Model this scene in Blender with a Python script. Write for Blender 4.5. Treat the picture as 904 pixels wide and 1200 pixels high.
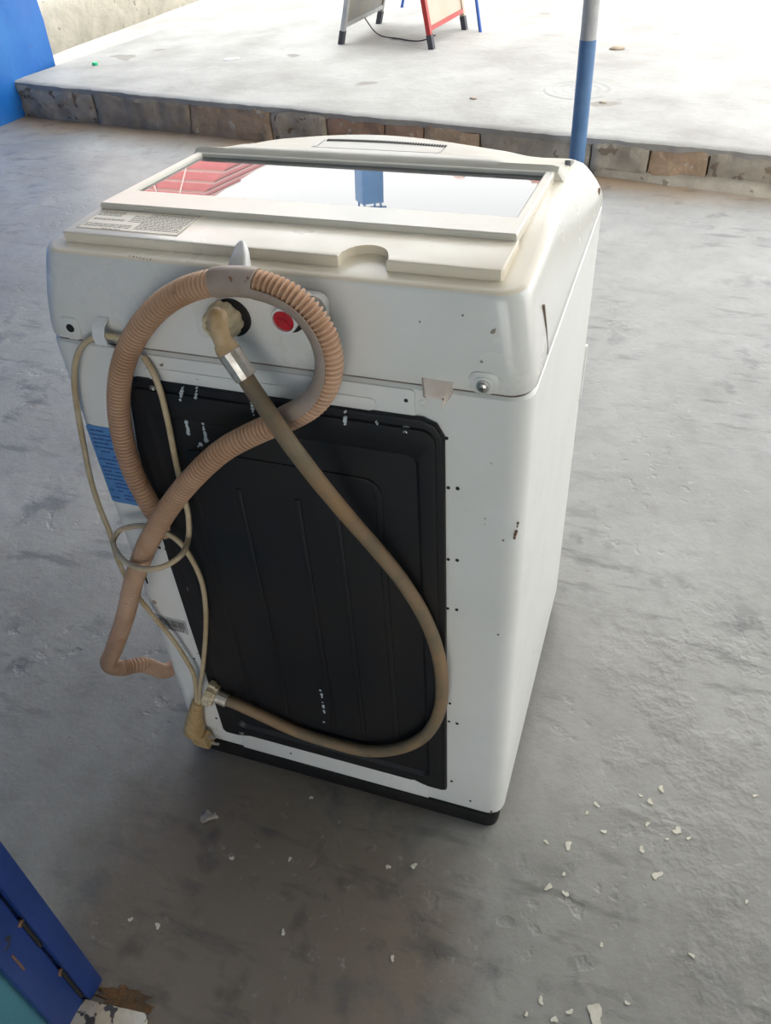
import bpy, bmesh, math, random
from mathutils import Vector, Matrix, Euler, noise
random.seed(7)
S = bpy.context.scene
COL = S.collection
for o in list(bpy.data.objects): bpy.data.objects.remove(o)

# ------------------------------------------------------------------ camera
FPX = 955.0
CAM = Vector((0.3919, -0.6844, 1.2904))
ROT = Euler((0.8579, 0.0544, 0.3240), 'XYZ')
cd = bpy.data.cameras.new('camera'); cam = bpy.data.objects.new('camera', cd); COL.objects.link(cam)
cam.location = CAM; cam.rotation_euler = ROT
cd.sensor_fit = 'VERTICAL'; cd.sensor_height = 36.0; cd.lens = FPX / 1200 * 36.0; cd.clip_start = 0.02; cd.clip_end = 500
S.camera = cam
RM = ROT.to_matrix()
def on(u, v, ax, val):
    d = RM @ Vector(((u - 452) / FPX, -(v - 600) / FPX, -1)); t = (val - CAM[ax]) / d[ax]
    return CAM + d * t

# ------------------------------------------------------------------ sky, sun, exposure
w = bpy.data.worlds.new('sky'); S.world = w; w.use_nodes = True
nt = w.node_tree; nt.nodes.clear()
wo = nt.nodes.new('ShaderNodeOutputWorld'); bg = nt.nodes.new('ShaderNodeBackground')
tc = nt.nodes.new('ShaderNodeTexCoord'); sp = nt.nodes.new('ShaderNodeSeparateXYZ'); cr = nt.nodes.new('ShaderNodeValToRGB')
nt.links.new(tc.outputs['Generated'], sp.inputs[0]); nt.links.new(sp.outputs['Z'], cr.inputs[0])
cr.color_ramp.elements[0].position = 0.0; cr.color_ramp.elements[0].color = (1.0, 0.985, 0.96, 1)
cr.color_ramp.elements[1].position = 0.75; cr.color_ramp.elements[1].color = (0.90, 0.95, 1.0, 1)
nt.links.new(cr.outputs[0], bg.inputs[0]); bg.inputs[1].default_value = 3.4
nt.links.new(bg.outputs[0], wo.inputs[0])
sd = bpy.data.lights.new('sun_offscreen', 'SUN'); sun = bpy.data.objects.new('sun_offscreen', sd); COL.objects.link(sun)
sd.energy = 9.0; sd.angle = 0.01; sd.color = (1.0, 0.95, 0.86)
sun.location = (0, -10, 20)
sun.rotation_euler = Vector((0.25, 0.70, -0.80)).to_track_quat('-Z', 'Y').to_euler()
S.view_settings.view_transform = 'Standard'; S.view_settings.look = 'None'
S.view_settings.gamma = 1.0; S.view_settings.use_curve_mapping = False
S.view_settings.exposure = 0.18

# ------------------------------------------------------------------ materials
def mat(name, c1, c2=None, scale=8.0, rough=0.5, rough2=None, bump=0.0, bscale=40.0, metal=0.0, coat=0.0, spec=0.5,
        detail=6.0, lo=0.35, hi=0.65, specks=None, bdist=0.01):
    m = bpy.data.materials.new(name); m.use_nodes = True
    n = m.node_tree.nodes; l = m.node_tree.links; b = n['Principled BSDF']
    b.inputs['Base Color'].default_value = (*c1, 1); b.inputs['Roughness'].default_value = rough
    b.inputs['Metallic'].default_value = metal; b.inputs['Coat Weight'].default_value = coat; b.inputs['Coat Roughness'].default_value = 0.12
    b.inputs['Specular IOR Level'].default_value = spec
    t = n.new('ShaderNodeTexCoord'); col = None
    if c2 is not None:
        nz = n.new('ShaderNodeTexNoise'); nz.inputs['Scale'].default_value = scale; nz.inputs['Detail'].default_value = detail
        nz.inputs['Roughness'].default_value = 0.62
        l.new(t.outputs['Object'], nz.inputs['Vector'])
        r = n.new('ShaderNodeMapRange'); r.inputs[1].default_value = lo; r.inputs[2].default_value = hi
        l.new(nz.outputs['Fac'], r.inputs[0])
        mx = n.new('ShaderNodeMix'); mx.data_type = 'RGBA'
        mx.inputs[6].default_value = (*c1, 1); mx.inputs[7].default_value = (*c2, 1)
        l.new(r.outputs[0], mx.inputs[0]); col = mx.outputs[2]
        if rough2 is not None:
            rr = n.new('ShaderNodeMapRange'); rr.inputs[3].default_value = rough; rr.inputs[4].default_value = rough2
            l.new(r.outputs[0], rr.inputs[0]); l.new(rr.outputs[0], b.inputs['Roughness'])
    if specks is not None:
        sc, thr, scol = specks
        v = n.new('ShaderNodeTexNoise'); v.inputs['Scale'].default_value = sc; v.inputs['Detail'].default_value = 2
        l.new(t.outputs['Object'], v.inputs['Vector'])
        g = n.new('ShaderNodeMapRange'); g.inputs[1].default_value = thr; g.inputs[2].default_value = thr + 0.03
        l.new(v.outputs['Fac'], g.inputs[0])
        mx2 = n.new('ShaderNodeMix'); mx2.data_type = 'RGBA'; mx2.inputs[7].default_value = (*scol, 1)
        if col: l.new(col, mx2.inputs[6])
        else: mx2.inputs[6].default_value = (*c1, 1)
        l.new(g.outputs[0], mx2.inputs[0]); col = mx2.outputs[2]
    if col: l.new(col, b.inputs['Base Color'])
    if bump:
        bn = n.new('ShaderNodeTexNoise'); bn.inputs['Scale'].default_value = bscale; bn.inputs['Detail'].default_value = 8
        bn.inputs['Roughness'].default_value = 0.65
        l.new(t.outputs['Object'], bn.inputs['Vector'])
        bp = n.new('ShaderNodeBump'); bp.inputs['Strength'].default_value = bump; bp.inputs['Distance'].default_value = bdist
        l.new(bn.outputs['Fac'], bp.inputs['Height']); l.new(bp.outputs[0], b.inputs['Normal'])
    return m

M = {}
M['enamel'] = mat('enamel', (.80, .80, .765), (.74, .74, .695), 5, .30, .38, specks=(55, .735, (.25, .2, .15)), coat=.25)
M['enamel_top'] = mat('enamel_top', (.79, .79, .75), (.73, .725, .67), 5, .22, .3, specks=(60, .745, (.25, .2, .15)), coat=.35)
M['cream'] = mat('cream', (.82, .745, .60), (.77, .69, .54), 9, .26, .42, specks=(80, .76, (.3, .25, .2)), coat=.2)
M['lidframe'] = mat('lidframe', (.77, .735, .64), (.71, .675, .58), 9, .3)
M['panelgrey'] = mat('panelgrey', (.72, .69, .59), (.66, .63, .54), 12, .35)
M['blackplate'] = mat('blackplate', (.0095, .011, .014), (.024, .019, .015), 5, .45, .62, lo=.42, hi=.8, spec=.35)
M['blackplastic'] = mat('blackplastic', (.006, .006, .007), (.013, .012, .011), 10, .6, spec=.25)
M['rubber'] = mat('rubber', (.17, .135, .085), (.29, .185, .095), 16, .55, .7, detail=4)
M['hose'] = mat('hose', (.62, .41, .275), (.45, .265, .155), 9, .5, .62, specks=(120, .72, (.30, .17, .09)))
M['hoseclean'] = mat('hoseclean', (.66, .54, .43), (.55, .38, .26), 18, .5)
M['guide'] = mat('guide', (.42, .34, .28), (.33, .24, .18), 20, .45, .6, specks=(60, .70, (.22, .12, .07)))
M['creamplastic'] = mat('creamplastic', (.68, .60, .42), (.55, .44, .26), 60, .35)
M['dirtycream'] = mat('dirtycream', (.55, .40, .20), (.40, .26, .11), 60, .45)
M['elbow'] = mat('elbow', (.66, .50, .30), (.50, .33, .16), 40, .35)
M['cord'] = mat('cord', (.60, .50, .33), (.46, .34, .19), 25, .45, specks=(150, .74, (.2, .13, .07)))
M['steel'] = mat('steel', (.62, .61, .58), (.45, .43, .40), 50, .28, .45, metal=1)
M['ferrule'] = mat('ferrule', (.70, .67, .61), (.50, .44, .36), 60, .35, .5, metal=.7)
M['redcap'] = mat('redcap', (.55, .02, .035), (.42, .012, .02), 80, .35)
M['white'] = mat('white', (.80, .80, .78), (.70, .69, .66), 40, .4)
M['pinkplastic'] = mat('pinkplastic', (.88, .79, .71), (.80, .67, .57), 40, .4)
M['clearplastic'] = mat('clearplastic', (.93, .94, .94), None, rough=.12)
M['clearplastic'].node_tree.nodes['Principled BSDF'].inputs['Transmission Weight'].default_value = .78
M['milky'] = mat('milky', (.90, .90, .88), None, rough=.25)
M['milky'].node_tree.nodes['Principled BSDF'].inputs['Transmission Weight'].default_value = .15
M['dark'] = mat('dark', (.008, .008, .008), None, rough=.7)
M['seam'] = mat('seam', (.10, .075, .055), (.2, .16, .12), 60, .7)
M['ink'] = mat('ink', (.10, .095, .09), None, rough=.6)
M['faintink'] = mat('faintink', (.30, .28, .24), None, rough=.6)
M['labelpaper'] = mat('labelpaper', (.80, .725, .58), (.76, .68, .535), 20, .35)
M['bluelabel'] = mat('bluelabel', (.075, .21, .48), (.11, .28, .54), 70, .35)
M['bluelabelink'] = mat('bluelabelink', (.03, .08, .26), None, rough=.4)
M['paperlabel'] = mat('paperlabel', (.42, .42, .41), (.5, .5, .49), 50, .5)
M['scuff'] = mat('scuff', (.50, .58, .62), (.65, .7, .7), 200, .6)
M['rust'] = mat('rust', (.11, .055, .028), (.17, .095, .05), 150, .8)
M['lidglass'] = mat('lidglass', (.05, .055, .06), None, rough=.015)
_b = M['lidglass'].node_tree.nodes['Principled BSDF']; _b.inputs['Transmission Weight'].default_value = .55; _b.inputs['IOR'].default_value = 1.62
M['tub'] = mat('tub', (.25, .25, .26), (.3, .3, .3), 20, .4)
M['bluepaint'] = mat('bluepaint', (.013, .13, .46), (.020, .17, .50), 4, .32, .5, bump=.35, bscale=9, specks=(14, .70, (.05, .11, .24)))
M['bluedark'] = mat('bluedark', (.007, .030, .15), (.011, .040, .18), 10, .4, .5, bump=.1, bscale=14, specks=(38, .70, (.02, .02, .025)))
M['teal'] = mat('teal', (.035, .15, .20), (.05, .18, .22), 12, .5, bump=.2, bscale=25)
M['postblue'] = mat('postblue', (.075, .165, .325), (.10, .20, .36), 12, .42)
M['postgrey'] = mat('postgrey', (.36, .37, .37), (.45, .44, .42), 30, .5)
M['signgrey'] = mat('signgrey', (.19, .195, .19), (.27, .25, .20), 6, .35)
M['signframe'] = mat('signframe', (.45, .46, .46), (.36, .36, .36), 20, .4)
M['signface'] = mat('signface', (.46, .385, .30), (.44, .34, .24), 5, .45)
M['signred'] = mat('signred', (.42, .03, .025), (.36, .025, .02), 30, .4)
M['signfoot'] = mat('signfoot', (.05, .05, .06), None, rough=.6)
M['legblue'] = mat('legblue', (.03, .09, .34), (.04, .11, .38), 20, .4)
M['chip'] = mat('chip', (.66, .62, .52), (.52, .48, .38), 60, .7)
M['paper'] = mat('paper', (.42, .38, .33), (.28, .24, .2), 60, .7)
M['green'] = mat('green', (.02, .50, .22), None, rough=.35)
M['plaster'] = mat('plaster', (.62, .56, .44), (.46, .42, .33), 6, .85, bump=.6, bscale=18, specks=(16, .66, (.33, .28, .2)), bdist=.02)
M['wallgrey'] = mat('wallgrey', (.30, .30, .29), (.24, .24, .23), 4, .8, bump=.2)
M['ceil'] = mat('ceil', (.64, .62, .575), (.58, .56, .515), 3, .8)
M['rooftile'] = mat('rooftile', (.44, .13, .13), (.37, .10, .10), 5, .6)
M['mortar'] = mat('mortar', (.62, .48, .45), None, rough=.8)
M['brickhouse'] = mat('brickhouse', (.38, .2, .15), (.3, .16, .12), 6, .8)
M['threshold'] = mat('threshold', (.62, .59, .52), (.45, .38, .28), 18, .7, specks=(45, .60, (.05, .045, .05)), bump=.3)
M['rustfloor'] = mat('rustfloor', (.17, .085, .03), (.09, .06, .035), 40, .9, bump=.6, bscale=80)
KERB = [mat('kerb_grey', (0.56, 0.465, 0.345), (0.4, 0.32, 0.23), 11, .9, specks=(17, .63, (0.25, 0.17, 0.11)), bump=.7, bscale=22, bdist=.02),
        mat('kerb_dark', (0.46, 0.37, 0.275), (0.35, 0.28, 0.2), 11, .9, specks=(17, .63, (0.42, 0.36, 0.28)), bump=.35, bscale=22, bdist=.02),
        mat('kerb_brown', (0.56, 0.39, 0.255), (0.41, 0.29, 0.19), 11, .9, specks=(17, .63, (0.55, 0.47, 0.36)), bump=.8, bscale=24, bdist=.02),
        mat('kerb_brick', (0.49, 0.295, 0.195), (0.36, 0.245, 0.17), 11, .9, specks=(17, .63, (0.5, 0.42, 0.32)), bump=.8, bscale=26, bdist=.02),
        mat('kerb_light', (0.5, 0.44, 0.345), (0.38, 0.325, 0.25), 11, .9, specks=(17, .63, (0.28, 0.22, 0.16)), bump=.5, bscale=22, bdist=.02)]
M['earth'] = mat('earth', (.26, .19, .12), (.2, .15, .1), 14, .95, bump=.9, bscale=40, bdist=.02)

def slab_material():
    m = mat('slab_concrete', (.45, .43, .39), (.335, .315, .28), 2.2, .75, .9, bump=.35, bscale=12, specks=(3.2, .70, (.28, .255, .215)), bdist=.02)
    return m
M['slab'] = slab_material()

def floor_material():
    m = bpy.data.materials.new('floor_concrete'); m.use_nodes = True
    n = m.node_tree.nodes; l = m.node_tree.links; b = n['Principled BSDF']
    t = n.new('ShaderNodeTexCoord')
    def nz(sc, det=6, ro=.6):
        x = n.new('ShaderNodeTexNoise'); x.inputs['Scale'].default_value = sc; x.inputs['Detail'].default_value = det; x.inputs['Roughness'].default_value = ro
        l.new(t.outputs['Object'], x.inputs['Vector']); return x.outputs['Fac']
    def mr(f, a, c, o0=0., o1=1., smooth=False):
        x = n.new('ShaderNodeMapRange'); x.inputs[1].default_value = a; x.inputs[2].default_value = c; x.inputs[3].default_value = o0; x.inputs[4].default_value = o1
        if smooth: x.interpolation_type = 'SMOOTHSTEP'
        l.new(f, x.inputs[0]); return x.outputs[0]
    def mul(a, c):
        x = n.new('ShaderNodeMath'); x.operation = 'MULTIPLY'; l.new(a, x.inputs[0])
        if isinstance(c, float): x.inputs[1].default_value = c
        else: l.new(c, x.inputs[1])
        return x.outputs[0]
    def add(a, c):
        x = n.new('ShaderNodeMath'); x.operation = 'ADD'; l.new(a, x.inputs[0]); l.new(c, x.inputs[1]); return x.outputs[0]
    def mix(f, a, c):
        x = n.new('ShaderNodeMix'); x.data_type = 'RGBA'; l.new(f, x.inputs[0])
        if isinstance(a, tuple): x.inputs[6].default_value = (*a, 1)
        else: l.new(a, x.inputs[6])
        x.inputs[7].default_value = (*c, 1); return x.outputs[2]
    def blob(cx, cy, r, amp=.25, sc=3., soft=.0):
        mp = n.new('ShaderNodeMapping'); mp.inputs['Location'].default_value = (-cx, -cy, 0); l.new(t.outputs['Object'], mp.inputs[0])
        ln = n.new('ShaderNodeVectorMath'); ln.operation = 'LENGTH'; l.new(mp.outputs[0], ln.inputs[0])
        x = n.new('ShaderNodeMath'); x.operation = 'MULTIPLY_ADD'; l.new(nz(sc), x.inputs[0]); x.inputs[1].default_value = amp * 2; l.new(ln.outputs['Value'], x.inputs[2])
        return mr(x.outputs[0], r + amp, r + amp + .25 * r + .05 + soft, 1., 0., True)
    base = mix(mr(nz(2.2), .35, .68), (.32, .308, .28), (.24, .228, .205))
    base = mix(mul(mr(nz(11, 8, .7), .45, .75), .5), base, (.16, .152, .136))
    # oily brown stain in front of the washer's back, and the earth washed down from the step
    stain = blob(-.02, -.28, .22, .20, 4., .10)
    base = mix(mul(stain, .70), base, (.135, .095, .055))
    base = mix(mul(mul(stain, mr(nz(16, 5, .5), .56, .70)), .55), base, (.05, .042, .034))
    sl = n.new('ShaderNodeVectorMath'); sl.operation = 'DOT_PRODUCT'; l.new(t.outputs['Object'], sl.inputs[0]); sl.inputs[1].default_value = (.1354, .9908, 0)
    wob = n.new('ShaderNodeMath'); wob.operation = 'MULTIPLY_ADD'; l.new(nz(2.1, 6, .6), wob.inputs[0]); wob.inputs[1].default_value = .55; l.new(sl.outputs['Value'], wob.inputs[2])
    base = mix(mul(mr(wob.outputs[0], 3.08, 3.40, 0., 1., True), .92), base, (.30, .20, .115))
    # black tyre and shoe scuffs
    scuff = mul(mr(nz(8.5, 6, .6), .56, .66), mr(nz(1.6, 2), .44, .56))
    base = mix(mul(scuff, .55), base, (.085, .085, .085))
    mp2 = n.new('ShaderNodeMapping'); mp2.inputs['Rotation'].default_value = (0, 0, .55); mp2.inputs['Scale'].default_value = (2.2, 9., 1.); l.new(t.outputs['Object'], mp2.inputs[0])
    st = n.new('ShaderNodeTexNoise'); st.inputs['Scale'].default_value = 2.6; st.inputs['Detail'].default_value = 7; st.inputs['Roughness'].default_value = .62; l.new(mp2.outputs[0], st.inputs['Vector'])
    base = mix(mul(mul(mr(st.outputs['Fac'], .55, .66), mr(nz(1.7, 2), .40, .56)), .52), base, (.062, .060, .056))
    base = mix(mul(mr(nz(60, 4, .6), .66, .74), .45), base, (.12, .11, .10))
    base = mix(mul(mul(mr(nz(38, 6, .7), .60, .70), mr(nz(2.4, 3), .45, .62)), .45), base, (.46, .44, .40))
    l.new(base, b.inputs['Base Color'])
    rgh = add(mr(nz(5, 6, .6), .3, .7, .30, .50), mul(stain, .12))
    l.new(rgh, b.inputs['Roughness'])
    rough_zone = blob(.92, .24, .42, .26, 3.)
    fine = nz(46, 10, .72); coarse = nz(7, 6, .6)
    h = add(mul(fine, .014), mul(coarse, .010))
    pits = mr(nz(26, 3, .5), .60, .70, 0., -.016)
    h = add(h, mul(pits, mr(nz(3.1, 2), .46, .62)))
    h = add(h, mul(rough_zone, mul(mul(nz(32, 8, .66), mr(nz(9, 4, .6), .46, .64)), .048)))
    bp = n.new('ShaderNodeBump'); bp.inputs['Strength'].default_value = .30; bp.inputs['Distance'].default_value = .35
    l.new(h, bp.inputs['Height']); l.new(bp.outputs[0], b.inputs['Normal'])
    return m
M['floor'] = floor_material()

# ------------------------------------------------------------------ mesh helpers
def link(name, verts, faces, m, parent=None, smooth=False, sharp=None):
    me = bpy.data.meshes.new(name); me.from_pydata([tuple(v) for v in verts], [], faces)
    bm = bmesh.new(); bm.from_mesh(me); bmesh.ops.recalc_face_normals(bm, faces=bm.faces); bm.to_mesh(me); bm.free()
    return finish(name, me, m, parent, smooth, sharp)
def finish(name, me, m, parent=None, smooth=False, sharp=None):
    me.materials.append(M[m] if isinstance(m, str) else m)
    if smooth:
        for p in me.polygons: p.use_smooth = True
        if sharp: me.set_sharp_from_angle(angle=math.radians(sharp))
    o = bpy.data.objects.new(name, me); COL.objects.link(o)
    if parent is not None: adopt(o, parent)
    return o
def wloc(p):
    return p.location.copy()      # every mesh here is modelled in place, so an object's own location is its world location
def adopt(o, parent):
    o.parent = parent; o.matrix_parent_inverse = Matrix.Translation(-wloc(parent))
def empty(name, loc):
    o = bpy.data.objects.new(name, None); o.location = loc; o.empty_display_size = .1; COL.objects.link(o); return o
def tag(o, label, cat, group=None):
    o['label'] = label; o['category'] = cat
    if group: o['group'] = group
    return o
def struct(o): o['kind'] = 'structure'; return o
def from_bm(name, bm, m, parent=None, smooth=False, sharp=None):
    me = bpy.data.meshes.new(name); bmesh.ops.recalc_face_normals(bm, faces=bm.faces); bm.to_mesh(me); bm.free()
    return finish(name, me, m, parent, smooth, sharp)
def bm_box(lo, hi, bevel=0., seg=2, bm=None, mtx=None):
    b = bmesh.new()
    vs = [b.verts.new((x, y, z)) for x in (lo[0], hi[0]) for y in (lo[1], hi[1]) for z in (lo[2], hi[2])]
    for f in ((0, 1, 3, 2), (4, 6, 7, 5), (0, 4, 5, 1), (2, 3, 7, 6), (0, 2, 6, 4), (1, 5, 7, 3)): b.faces.new([vs[i] for i in f])
    if bevel: bmesh.ops.bevel(b, geom=list(b.edges), offset=bevel, segments=seg, profile=.5, affect='EDGES')
    if mtx: bmesh.ops.transform(b, matrix=mtx, verts=b.verts)
    if bm is not None:
        me = bpy.data.meshes.new('t'); b.to_mesh(me); bm.from_mesh(me); bpy.data.meshes.remove(me); b.free(); return bm
    return b
def box(name, lo, hi, m, parent=None, bevel=0., seg=2, mtx=None):
    return from_bm(name, bm_box(lo, hi, bevel, seg, mtx=mtx), m, parent, bool(bevel), 40)
def prism(name, poly, a, b, axis, m, parent=None, bevel=0., seg=2, smooth=True, bm_only=False, mtx=None):
    """polygon extruded along an axis from a to b; the b side gets the bevel"""
    bm = bmesh.new()
    def P(p, d):
        return (d, p[0], p[1]) if axis == 0 else ((p[0], d, p[1]) if axis == 1 else (p[0], p[1], d))
    A = [bm.verts.new(P(p, a)) for p in poly]; B = [bm.verts.new(P(p, b)) for p in poly]
    bm.faces.new(A); top = bm.faces.new(B); n = len(poly)
    for i in range(n): bm.faces.new((A[i], A[(i + 1) % n], B[(i + 1) % n], B[i]))
    if bevel: bmesh.ops.bevel(bm, geom=list(top.edges), offset=bevel, segments=seg, profile=.5, affect='EDGES')
    if mtx: bmesh.ops.transform(bm, matrix=mtx, verts=bm.verts)
    if bm_only: return bm
    return from_bm(name, bm, m, parent, smooth, 35)
def rrect(x0, x1, y0, y1, r, n=6):
    out = []
    for cx, cy, a0 in ((x1 - r, y1 - r, 0), (x0 + r, y1 - r, 90), (x0 + r, y0 + r, 180), (x1 - r, y0 + r, 270)):
        for i in range(n + 1):
            a = math.radians(a0 + 90 * i / n); out.append((cx + r * math.cos(a), cy + r * math.sin(a)))
    return out
def catmull(pts, per=16):
    P = [Vector(p) for p in pts]; P = [P[0] * 2 - P[1]] + P + [P[-1] * 2 - P[-2]]; out = []
    for i in range(1, len(P) - 2):
        p0, p1, p2, p3 = P[i - 1:i + 3]
        t0 = 0.; t1 = t0 + max((p1 - p0).length, 1e-6) ** .5; t2 = t1 + max((p2 - p1).length, 1e-6) ** .5; t3 = t2 + max((p3 - p2).length, 1e-6) ** .5
        for k in range(per):
            t = t1 + (t2 - t1) * k / per
            a1 = p0 * ((t1 - t) / (t1 - t0)) + p1 * ((t - t0) / (t1 - t0)); a2 = p1 * ((t2 - t) / (t2 - t1)) + p2 * ((t - t1) / (t2 - t1)); a3 = p2 * ((t3 - t) / (t3 - t2)) + p3 * ((t - t2) / (t3 - t2))
            b1 = a1 * ((t2 - t) / (t2 - t0)) + a2 * ((t - t0) / (t2 - t0)); b2 = a2 * ((t3 - t) / (t3 - t1)) + a3 * ((t - t1) / (t3 - t1))
            out.append(b1 * ((t2 - t) / (t2 - t1)) + b2 * ((t - t1) / (t2 - t1)))
    out.append(P[-2]); return out
def resample(path, step):
    L = [0.]
    for i in range(1, len(path)): L.append(L[-1] + (path[i] - path[i - 1]).length)
    n = max(2, int(L[-1] / step)); out = []; j = 0
    for i in range(n + 1):
        s = L[-1] * i / n
        while j < len(L) - 2 and L[j + 1] < s: j += 1
        f = (s - L[j]) / max(L[j + 1] - L[j], 1e-9); out.append(path[j].lerp(path[j + 1], f))
    return out, L[-1]
def frames(path):
    T = []
    for i in range(len(path)):
        a = path[max(i - 1, 0)]; b = path[min(i + 1, len(path) - 1)]; T.append((b - a).normalized())
    n = T[0].orthogonal().normalized(); out = []
    for t in T:
        n = (n - t * n.dot(t)).normalized(); out.append((t, n, t.cross(n)))
    return out
def tube(name, path, rad, m, parent=None, seg=10, cap=True, bm_only=False):
    """rad: number or function(index)"""
    F = frames(path); V = []; Fc = []
    for i, p in enumerate(path):
        r = rad(i) if callable(rad) else rad
        for k in range(seg):
            a = 2 * math.pi * k / seg; V.append(p + (F[i][1] * math.cos(a) + F[i][2] * math.sin(a)) * r)
    for i in range(len(path) - 1):
        for k in range(seg):
            k2 = (k + 1) % seg; Fc.append((i * seg + k, i * seg + k2, (i + 1) * seg + k2, (i + 1) * seg + k))
    if cap: Fc.append(tuple(range(seg))[::-1]); Fc.append(tuple((len(path) - 1) * seg + k for k in range(seg)))
    if bm_only: return V, Fc
    return link(name, V, Fc, m, parent, True, 50)
def lathe(name, prof, org, axis, m, parent=None, seg=24, lobes=0, amp=0., smooth=True, sharp=40):
    """prof: list of (distance along axis, radius); lobes give a gripped rim"""
    ax = Vector(axis).normalized(); n = ax.orthogonal().normalized(); b = ax.cross(n); org = Vector(org); V = []; F = []
    for d, r in prof:
        for k in range(seg):
            a = 2 * math.pi * k / seg; rr = r
            if lobes and r > .004: rr = r * (1 + amp * (1 if math.cos(lobes * a) > -.2 else -1))
            V.append(org + ax * d + (n * math.cos(a) + b * math.sin(a)) * rr)
    for i in range(len(prof) - 1):
        for k in range(seg):
            k2 = (k + 1) % seg; F.append((i * seg + k, i * seg + k2, (i + 1) * seg + k2, (i + 1) * seg + k))
    F.append(tuple(range(seg))[::-1]); F.append(tuple((len(prof) - 1) * seg + k for k in range(seg)))
    return link(name, V, F, m, parent, smooth, sharp)
def blobpoly(cx, cy, r, n=9, jag=.45, elong=1., ang=0., rnd=random):
    out = []
    for i in range(n):
        a = 2 * math.pi * i / n; q = r * (1 + jag * (rnd.random() - .6)); x = q * math.cos(a) * elong; y = q * math.sin(a)
        out.append((cx + x * math.cos(ang) - y * math.sin(ang), cy + x * math.sin(ang) + y * math.cos(ang)))
    return out

# ================================================================== THE PLACE
# interior floor
fl = box('floor', (-3.6, -4.2, -.12), (6.5, 4.0, 0.), 'floor'); struct(fl)

# raised outer slab behind the step: its edge runs slightly askew to the washer, a little higher at the blue pillar end
SA = Vector((-3.45, 3.62)); SB = Vector((6.5, 2.26)); SD = (SB - SA).normalized(); SN = Vector((-SD.y, SD.x))
def slab_z(x): return .150 - (x - .75) * .0098 if x < 3 else .128
def step_pt(s, back=0.): p = SA + SD * s + SN * back; return p
def edge_wobble(s): return .018 * noise.noise(Vector((s * 2.3, 1.7, 0))) + .012 * noise.noise(Vector((s * 7.1, 4.2, 0))) + .008 * noise.noise(Vector((s * 21, 2.2, 0)))
V = []; F = []; LS = (SB - SA).length; NS = 400; backs = [0., .012, .05, .15, .5, 1.2, 2.5, 5, 9, 16, 28]
for i in range(NS + 1):
    s = LS * i / NS; row = []
    p = step_pt(s, .004 + edge_wobble(s) * .8); z = slab_z(p.x); V.append((p.x, p.y, z - .035))
    for j, bk in enumerate(backs):
        p = step_pt(s, bk + edge_wobble(s) * max(0, 1 - bk * 3)); zz = z - (.008 if j == 0 else .0) + .003 * noise.noise(Vector((p.x * 1.5, p.y * 1.5, 0)))
        V.append((p.x, p.y, zz))
    V.append((p.x, p.y, -.15))
nc = len(backs) + 2
for i in range(NS):
    for j in range(nc - 1): F.append((i * nc + j, (i + 1) * nc + j, (i + 1) * nc + j + 1, i * nc + j + 1))
slab = link('raised_slab', V, F, 'slab', None, True, 50); struct(slab)
# kerb stones and plaster patches along the step face
def u_to_s(u):
    # where the picture column u meets the step's face
    lo, hi = -.2, LS
    best = min((abs(proj_u(step_pt(s / 200.)) - u), s / 200.) for s in range(0, int(LS * 200)))
    return best[1]
def proj_u(p, z=.06):
    c = RM.transposed() @ (Vector((p.x, p.y, z)) - CAM); return 452 + FPX * c.x / -c.z
cuts = [(38, 0), (112, 1), (224, 2), (318, 0), (384, 3), (452, 3), (497, 2), (562, 4), (692, 4), (760, 2), (829, 4), (960, 1)]
ss = [u_to_s(c[0]) for c in cuts] + [6.6, 8.2, LS]
kinds = [c[1] for c in cuts] + [4, 2]
for k in range(len(ss) - 1):
    s0, s1 = ss[k] + .004, ss[k + 1] - .004
    if k == 0: s0 = 0.
    nx = max(4, int((s1 - s0) / .02)); nzv = 9; V = []; F = []; off = random.uniform(-.012, .006)
    for i in range(nx + 1):
        s = s0 + (s1 - s0) * i / nx
        for j in range(nzv + 1):
            f = j / nzv; zt = slab_z(step_pt(s).x) - .022; zt -= max(0, .030 * noise.noise(Vector((s * 4.3, k * 3.1, 8)))); z = -.01 + (zt + .01) * f
            e = .008 * (i in (0, nx)) + .006 * (j == nzv)
            q = step_pt(s, off + .004 + e + edge_wobble(s) * .6 + .016 * noise.noise(Vector((s * 6, z * 14, k))) + .009 * noise.noise(Vector((s * 19, z * 40, k + 5))) - .022 * (1 - f) * (kinds[k] in (2, 3)) * .6)
            V.append((q.x, q.y, z))
    nb = len(V)
    for i in range(nx + 1):
        s = s0 + (s1 - s0) * i / nx
        for j in (0, nzv):
            q = step_pt(s, .16); V.append((q.x, q.y, V[i * (nzv + 1) + j][2]))
    for i in range(nx):
        for j in range(nzv):
            a = i * (nzv + 1) + j; F.append((a, a + nzv + 1, a + nzv + 2, a + 1))
        a = i * (nzv + 1); F.append((a + nzv, a + nzv * 2 + 1, nb + (i + 1) * 2 + 1, nb + i * 2 + 1)); F.append((a, nb + i * 2, nb + (i + 1) * 2, a + nzv + 1))
    F.append(tuple(range(nzv + 1)) + (nb + 1, nb)); e0 = nx * (nzv + 1); F.append(tuple(range(e0 + nzv, e0 - 1, -1)) + (nb + nx * 2, nb + nx * 2 + 1))
    o = link('kerb_stone', V, F, KERB[kinds[k]], slab, True, 45)
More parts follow.
